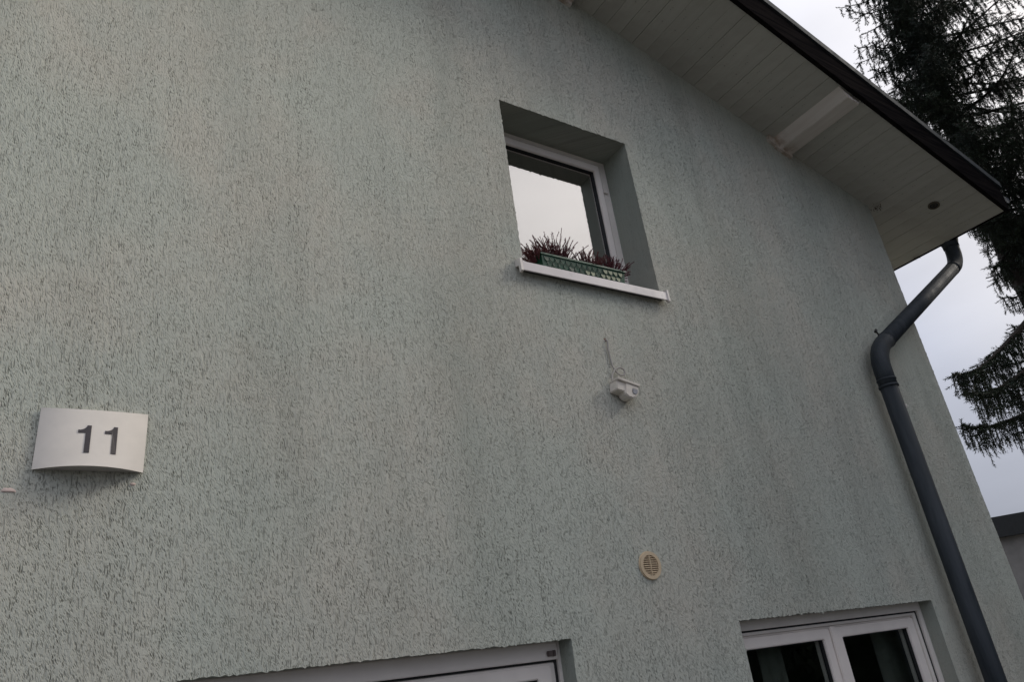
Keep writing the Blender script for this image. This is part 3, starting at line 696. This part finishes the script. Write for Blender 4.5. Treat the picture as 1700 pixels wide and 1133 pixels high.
# scale cells and scalloped wire outline on the front face
M_cell = plain('cream_scale_cell', (.30, .33, .21), .5, .4, .2, 40); M_cellg = plain('green_scale_cell', (.010, .052, .028), .4, .5, .4, 40)
cells = {0: bmesh.new(), 1: bmesh.new()}; wires = bmesh.new(); nr, ncell = 3, 15; cw = (bx1-bx0-.03)/ncell; chh = (bz1-bz0-.016)/nr
for rr_ in range(nr):
    for q in range(ncell):
        cx = bx0+.015+(q+.5+(.5 if rr_ % 2 else 0))*cw
        if cx+cw/2 > bx1-.006: continue
        zt = bz1-.014-rr_*chh; fy = by0+i_*(rr_+.5)/nr-.0012
        t = (cx-bx0)/(bx1-bx0)
        pr_ = (0.0 if t < .45 else .35 if t < .62 else .15 if t < .72 else .95)
        if random.random() < pr_: tgt = cells[0]
        elif random.random() < .12: tgt = cells[1]
        else: tgt = None
        arc = [(cx+cw*.5*math.cos(a), fy, zt-.002-chh*.95*math.sin(a)) for a in [math.pi*k/8 for k in range(9)]]
        if tgt is not None: tgt.faces.new([tgt.verts.new((cx+(p[0]-cx)*.86, p[1], zt-.003+(p[2]-zt)*.84)) for p in arc])
        add_tube(wires, [(p[0], p[1]-.001, p[2]) for p in arc], .0015, 5)
obj('scale_relief', cells[0], M_cell, fb, kind='stuff'); obj('green_scale_relief', cells[1], M_cellg, fb, kind='stuff'); obj('scallop_ribs', wires, plain('dark_green_ribs', (.008, .035, .02), .4), fb, kind='stuff')

M_stem = plain('heather_stem', (.11, .035, .04), .8)
def heather(loc, n, hmin, hmax, spread, lean, label, colr, tall=0):
    t = empty('heather_plant', loc, label=label, category='heather', group='heather plants in the flower box')
    st = bmesh.new(); leaf = []
    for i in range(n):
        ang = random.uniform(0, 2*math.pi); rr = random.uniform(0, 1)**.7; h = random.uniform(hmin, hmax)*(1 if i >= tall else 1.5)
        tilt = rr*spread+(0 if i >= tall else -.1); d = Vector((math.cos(ang)*tilt+lean[0], math.sin(ang)*tilt*.55+lean[1], 1)).normalized()
        p = Vector((math.cos(ang)*.045*rr, math.sin(ang)*.03*rr, -.02)); path = [p.copy()]; cur = d.copy(); steps = 7
        for k in range(steps):
            cur = (cur+Vector((random.gauss(0, .10), random.gauss(0, .10), -.09*tilt+random.gauss(0, .04)))).normalized(); p = p+cur*h/steps; path.append(p.copy())
        add_tube(st, path, [.0022]*4+[.0015]*4, 4, False)
        pathf = catmull(path, 4)
        for k in range(6, len(pathf)-1):
            if random.random() < .15: continue
            ax = (pathf[k+1]-pathf[k]).normalized(); o1 = ax.orthogonal().normalized(); o2 = ax.cross(o1)
            for _ in range(3):
                a = random.uniform(0, 6.28); out = (o1*math.cos(a)+o2*math.sin(a)); ln = random.uniform(.006, .012)
                q = pathf[k]; s_ = ax.cross(out)*.0019
                leaf.append([q-s_, q+s_, q+(out*.75+ax*.75)*ln])
    me_ = bpy.data.meshes.new('stems'); st.to_mesh(me_); st.free(); me_.materials.append(M_stem); link(bpy.data.objects.new('stems', me_), t)
    V = np.array([[tuple(a) for a in l_] for l_ in leaf]); o = tri_mesh('foliage', V, leafmat('heather_'+str(int(loc[0]*1000)), *colr, 60), t)
CA = ((.085, .022, .03), (.22, .06, .075)); CB = ((.13, .045, .045), (.30, .12, .11))
heather((1.985, .085, 3.905), 90, .05, .13, .9, (-.35, -.1), 'bushy dusty pink heather spilling over the left end of the green flower box', CB)
heather((2.115, .10, 3.905), 190, .06, .20, .75, (-.05, 0), 'tallest dark purple heather clump in the left half of the green flower box', CA, 5)
heather((2.315, .09, 3.905), 170, .04, .14, .8, (.05, -.15), 'thin brownish heather with two long sprigs in the middle of the green flower box', CB, 3)
heather((2.475, .09, 3.900), 180, .04, .145, 1.0, (.12, -.05), 'low reddish heather clump at the right end of the green flower box', ((.10, .022, .032), (.24, .06, .075)))

# ------------------------------------------------------------------ neighbouring building
nb_ = empty('neighbour_building', (23.2, 4, 0), label='low grey building with a dark roof edge behind the wall corner at right', category='building')
ang_ = math.atan2(.38, .73)
def nbp(name, a, b, mat):
    bm = box(a, b); bmesh.ops.rotate(bm, verts=bm.verts, cent=(0, 0, 0), matrix=Matrix.Rotation(ang_*1.0, 3, 'Z'))
    me = bpy.data.meshes.new(name); bm.to_mesh(me); bm.free(); me.materials.append(mat); o = bpy.data.objects.new(name, me); o.location = (-.3, 4.0, 0); link(o, nb_)
# local frame: facade at x=0 running along y
nbp('wall', (.25, -9, 0), (9, 9, 3.9), M_nbwall); nbp('roof_edge', (0, -9.4, 3.86), (9.5, 9.4, 4.42), M_dark)
for yy in (2.3, -1.2, -4.7):
    nbp('window', (.22, yy-.6, 1.3), (.26, yy+.6, 2.75), M_dark)

# ------------------------------------------------------------------ spruce tree
TX, TY = 11.8, 1.2
tree = empty('spruce_tree', (TX, TY, 0), label='large dark spruce with drooping branches beyond the eave and downpipe', category='tree')
def loc_child(o): return o
bm = bmesh.new(); add_tube(bm, [(0+random.uniform(-.03, .03), random.uniform(-.03, .03), z) for z in np.linspace(-.05, 16.5, 30)], [.30*(1-z/17.2)+.012 for z in np.linspace(0, 16.5, 30)], 14)
me_o = bpy.data.meshes.new('trunk'); bm.to_mesh(me_o); bm.free(); me_o.materials.append(M_bark); link(bpy.data.objects.new('trunk', me_o), tree)

def needle_template(Lt, n, nl, wd, seed):
    """a straight shoot along +x of unit frame, needles all round; returns (n,3,3)"""
    g_ = np.random.default_rng(seed); t = np.sort(g_.uniform(0, 1, n)); a = g_.uniform(0, 2*np.pi, n)
    base = np.stack([t*Lt, np.zeros(n), np.zeros(n)], 1)
    ln = nl*g_.uniform(.75, 1.2, n)*(1-.3*t**4)
    out = np.stack([np.full(n, .75), np.cos(a), np.sin(a)], 1); out /= np.linalg.norm(out, axis=1, keepdims=True)
    side = np.stack([np.zeros(n), -np.sin(a), np.cos(a)], 1)*wd
    return np.stack([base-side, base+side, base+out*ln[:, None]], 1)
TPL = {}
def shoot(p, d, Lt):
    """needle triangles for a shoot of length Lt at p along d"""
    key = max(1, round(Lt/.06)); 
    if key not in TPL: TPL[key] = [needle_template(1.0, key*9, 1.0, 1.0, s+key*10) for s in range(4)]
    T_ = TPL[key][random.randrange(4)].copy()
    # unit template: x in 0..1 is along the shoot; offsets scaled separately
    base = (T_[:, 0]+T_[:, 1])/2; off = T_-base[:, None]
    sd = off[:, :2]*.0050; tip = off[:, 2:]*.040
    q = np.concatenate([sd, tip], 1); b = base*Lt
    d = d/np.linalg.norm(d); u = np.cross(d, [0, 0, 1.0]); nu = np.linalg.norm(u)
    u = np.array([1.0, 0, 0]) if nu < 1e-3 else u/nu; v_ = np.cross(d, u); Rm = np.stack([d, u, v_], 0)
    return (q+b[:, None])@Rm + p
def hang(p, d, Lh, out, wood):
    """hanging branchlet: swings down, with short side shoots"""
    n = max(3, int(Lh/.09)); cur = d.copy(); q = p.copy(); pts = [q.copy()]
    sway = np.array([random.gauss(0, .12), random.gauss(0, .12), 0])
    for i in range(n):
        cur = cur*.45+np.array([0, 0, -1.0])*.55+sway*.3; cur += rng.normal(0, .07, 3); cur /= np.linalg.norm(cur)
        out.append(shoot(q, cur, .095)); 
        if random.random() < .75:
            sd = cur*.8+rng.normal(0, .45, 3); out.append(shoot(q, sd, random.uniform(.05, .11)))
        q = q+cur*.09; pts.append(q.copy())
    wood.append((pts, .0035))
def bough(root, tip, droop, side_len, hang_len, name='branch', dens=1.0, label=None):
    root = np.array(root); tip = np.array(tip); Lb = np.linalg.norm(tip-root); n = max(6, int(Lb/.12)); out = []; wood = []
    hd = (tip-root); side = np.cross(hd/np.linalg.norm(hd), [0, 0, 1.0]); side /= np.linalg.norm(side)
    path = []
    for i in range(n+1):
        t = i/n; sag = -droop*math.sin(math.pi*t*.9)*t if False else -droop*4*t*(1-t)*(.35+.65*t)
        p = root+hd*t+np.array([0, 0, sag])+side*.12*math.sin(t*5+root[2])*t
        path.append(p)
    for i in range(1, n+1):
        t = i/n; p = path[i]; dirv = path[i]-path[i-1]; seg = np.linalg.norm(dirv); dirv = dirv/seg
        if t > .22: out.append(shoot(path[i-1], dirv, seg))
        if t < .15: continue
        env = side_len*(math.sin(min(1, (t-.08)*1.5)*math.pi/2))*(1-t)**.55+.10
        for sg in (-1, 1):
            if random.random() > .92*dens: continue
            ll = env*random.uniform(.55, 1.1); dd = dirv*random.uniform(.6, 1.0)+side*sg*random.uniform(.6, 1.0)+np.array([0, 0, random.uniform(-.25, .1)]); dd /= np.linalg.norm(dd)
            k = max(1, int(ll/.11)); q = p.copy(); lp = [q.copy()]
            for j in range(k):
                out.append(shoot(q, dd, .115)); 
                if random.random() < .85*dens: hang(q, dd*.5+np.array([0, 0, -.5]), hang_len*random.uniform(.25, 1.0)*(1-.4*t), out, wood)
                if random.random() < .5:
                    e2 = dd+rng.normal(0, .5, 3); out.append(shoot(q, e2, random.uniform(.06, .12)))
                dd = dd+np.array([0, 0, -.06])+rng.normal(0, .07, 3); dd /= np.linalg.norm(dd); q = q+dd*.11; lp.append(q.copy())
            wood.append((lp, .006))
        if random.random() < .8*dens: hang(p, np.array([0, 0, -1.0]), hang_len*random.uniform(.4, 1.0)*(1-.3*t), out, wood)
    bm = bmesh.new(); add_tube(bm, [tuple(p) for p in path], [.035*(Lb/3)*(1-i/(n+1))+.005 for i in range(n+1)], 7)
    for pts, rr in wood:
        if len(pts) > 1: add_tube(bm, [tuple(p) for p in pts], [rr*(1-.6*i/len(pts)) for i in range(len(pts))], 3, False)
    me = bpy.data.meshes.new(name); bm.to_mesh(me); bm.free(); me.materials.append(M_bark); b = bpy.data.objects.new(name, me); link(b, tree)
    V = np.concatenate(out, 0); tri_mesh('needles', V, M_needle, b, kind='stuff')
    return len(V)
def toT(x, y, z): return (x-TX, y-TY, z)
cnt = 0
# boughs whose tips the photograph shows against the sky (root height on the trunk, tip position, droop, side length, hanging length)
for rz_, tp, dr_, sl2, hl, de in (
    (5.9, (8.24, 1.25, 4.38), .25, .55, .62, 1.0),
    (5.3, (8.10, 1.05, 4.10), .20, .50, .70, 1.0),
    (4.7, (8.75, 1.50, 3.95), .20, .55, .60, 1.0),
    (6.9, (10.45, 1.20, 6.22), .12, .30, .45, .8),
    (7.6, (9.75, .85, 6.6), .15, .40, .72, 1.0),
    (7.5, (10.3, .72, 6.75), .12, .45, .85, 1.0),
    (7.8, (10.2, .95, 7.0), .12, .45, .80, 1.0),
    (7.2, (10.6, .60, 6.6), .12, .45, .80, 1.0),
    (8.1, (10.6, 1.1, 7.3), .15, .50, .55, 1.0),
    (8.9, (10.5, 1.25, 8.45), .15, .60, .55, 1.0),
    (9.6, (9.15, .95, 8.75), .20, .55, .70, 1.0),
    (10.3, (10.3, 1.15, 9.6), .15, .45, .65, 1.0),
    (9.9, (10.5, 1.4, 9.5), .20, .55, .60, 1.0),
    (10.9, (10.1, .95, 9.98), .20, .65, .60, 1.0),
    (11.4, (10.35, .9, 10.65), .18, .45, .60, .8),
    (13.6, (8.6, .85, 10.62), -.15, .30, .40, .7)):
    cnt += bough((0, 0, rz_), toT(*tp), dr_, sl2, hl, dens=de)
# the rest of the crown, whorl by whorl; shorter on the side where the listed boughs reach out
z = 2.6; k = 0
while z < 16.0:
    Lz = 3.4*(1-z/17)**.8+.25
    for q in range(7):
        az = k*.7+q*2*math.pi/7+random.uniform(-.3, .3); az = (az+math.pi) % (2*math.pi)-math.pi
        toward = math.cos(az-math.pi)      # 1 = pointing to -x
        L_ = Lz*random.uniform(.8, 1.1)
        side_ = math.cos(az-R(107))   # 1 = the flank seen against the sky from the house
        if side_ > .2: L_ *= (.16 if 5.5 < z < 8.5 else .30 if z < 7.5 else .55)
        elif toward > .5 and z < 7.5: L_ *= .7
        if z < 4.3 and toward > -.6: continue
        dz = -.22*L_ if z < 12 else .15*L_
        cnt += bough((0, 0, z), (L_*math.cos(az), L_*math.sin(az), z+dz), .08*L_, .32*L_, .5 if z < 12 else .25, dens=(.95 if toward > -.2 or az < 0 else .5))
    z += .45; k += 1
z = 7.3
while z < 14.5:
    for _ in range(2):
        az = R(random.uniform(-172, -135)); L_ = random.uniform(1.5, 2.5)*(1-max(0, z-9)/9)
        cnt += bough((0, 0, z), (L_*math.cos(az), L_*math.sin(az), z-.25*L_), .12*L_, .7, .55, dens=1.0)
    z += .42
print('needle triangles', cnt)

# ------------------------------------------------------------------ unseen conifer hedge added front right: shades the wall, mirrors dark in the lower panes
def shading_hedge_tree(x, y, H, Wd, label):
    t = empty('shading_hedge_conifer', (x, y, 0), label=label, category='conifer', group='unseen hedge conifers added right of the house front')
    n = 9000; u = rng.uniform(0, 1, n)**.8; zz = u*H; rad = Wd*(np.sqrt(np.clip(1-((zz/H-.35)/.66)**2, .02, 1)))*rng.uniform(.75, 1.05, n)
    a = rng.uniform(0, 2*np.pi, n); lump = 1+.12*np.sin(a*5+zz*2.3)+.1*np.sin(zz*5+a*3)
    c_ = np.stack([rad*lump*np.cos(a), rad*lump*np.sin(a), zz+.1], 1)
    d1 = rng.normal(0, 1, (n, 3)); d1[:, 2] = abs(d1[:, 2])+.6; d1 /= np.linalg.norm(d1, axis=1, keepdims=True); d2 = np.cross(d1, rng.normal(0, 1, (n, 3))); d2 /= np.linalg.norm(d2, axis=1, keepdims=True)
    s_ = rng.uniform(.10, .2, n)[:, None]
    V = np.stack([c_-d2*s_*.35, c_+d2*s_*.35, c_+d1*s_], 1)
    tri_mesh('crown', V, M_hedge, t, kind='stuff')
    bm = bmesh.new(); add_tube(bm, [(0, 0, -.05), (0, 0, H*.4), (0, 0, H*.85)], [.12, .09, .02], 8)
    # solid dark core of inner twigs
    me = bpy.data.meshes.new('trunk'); bm.to_mesh(me); bm.free(); me.materials.append(M_bark); link(bpy.data.objects.new('trunk', me), t)
    bm = bmesh.new(); bmesh.ops.create_icosphere(bm, subdivisions=3, radius=1)
    for v_ in bm.verts: v_.co = Vector((v_.co.x*Wd*.72, v_.co.y*Wd*.72, v_.co.z*H*.46+H*.49))*(1+random.uniform(-.03, .03))
    me = bpy.data.meshes.new('inner_twigs'); bm.to_mesh(me); bm.free(); me.materials.append(M_hedge); link(bpy.data.objects.new('inner_twigs', me), t)
wd = ['nearest the house', 'second from the house', 'third from the house', 'fourth from the house', 'fifth from the house', 'sixth from the house', 'farthest from the house']
for i in range(7):
    shading_hedge_tree(9.0+random.uniform(-.15, .15), -1.9-1.45*i, 8.0+random.uniform(-.4, .4), 1.0, 'tall dark conifer of the unseen hedge added to shade the wall, '+wd[i])
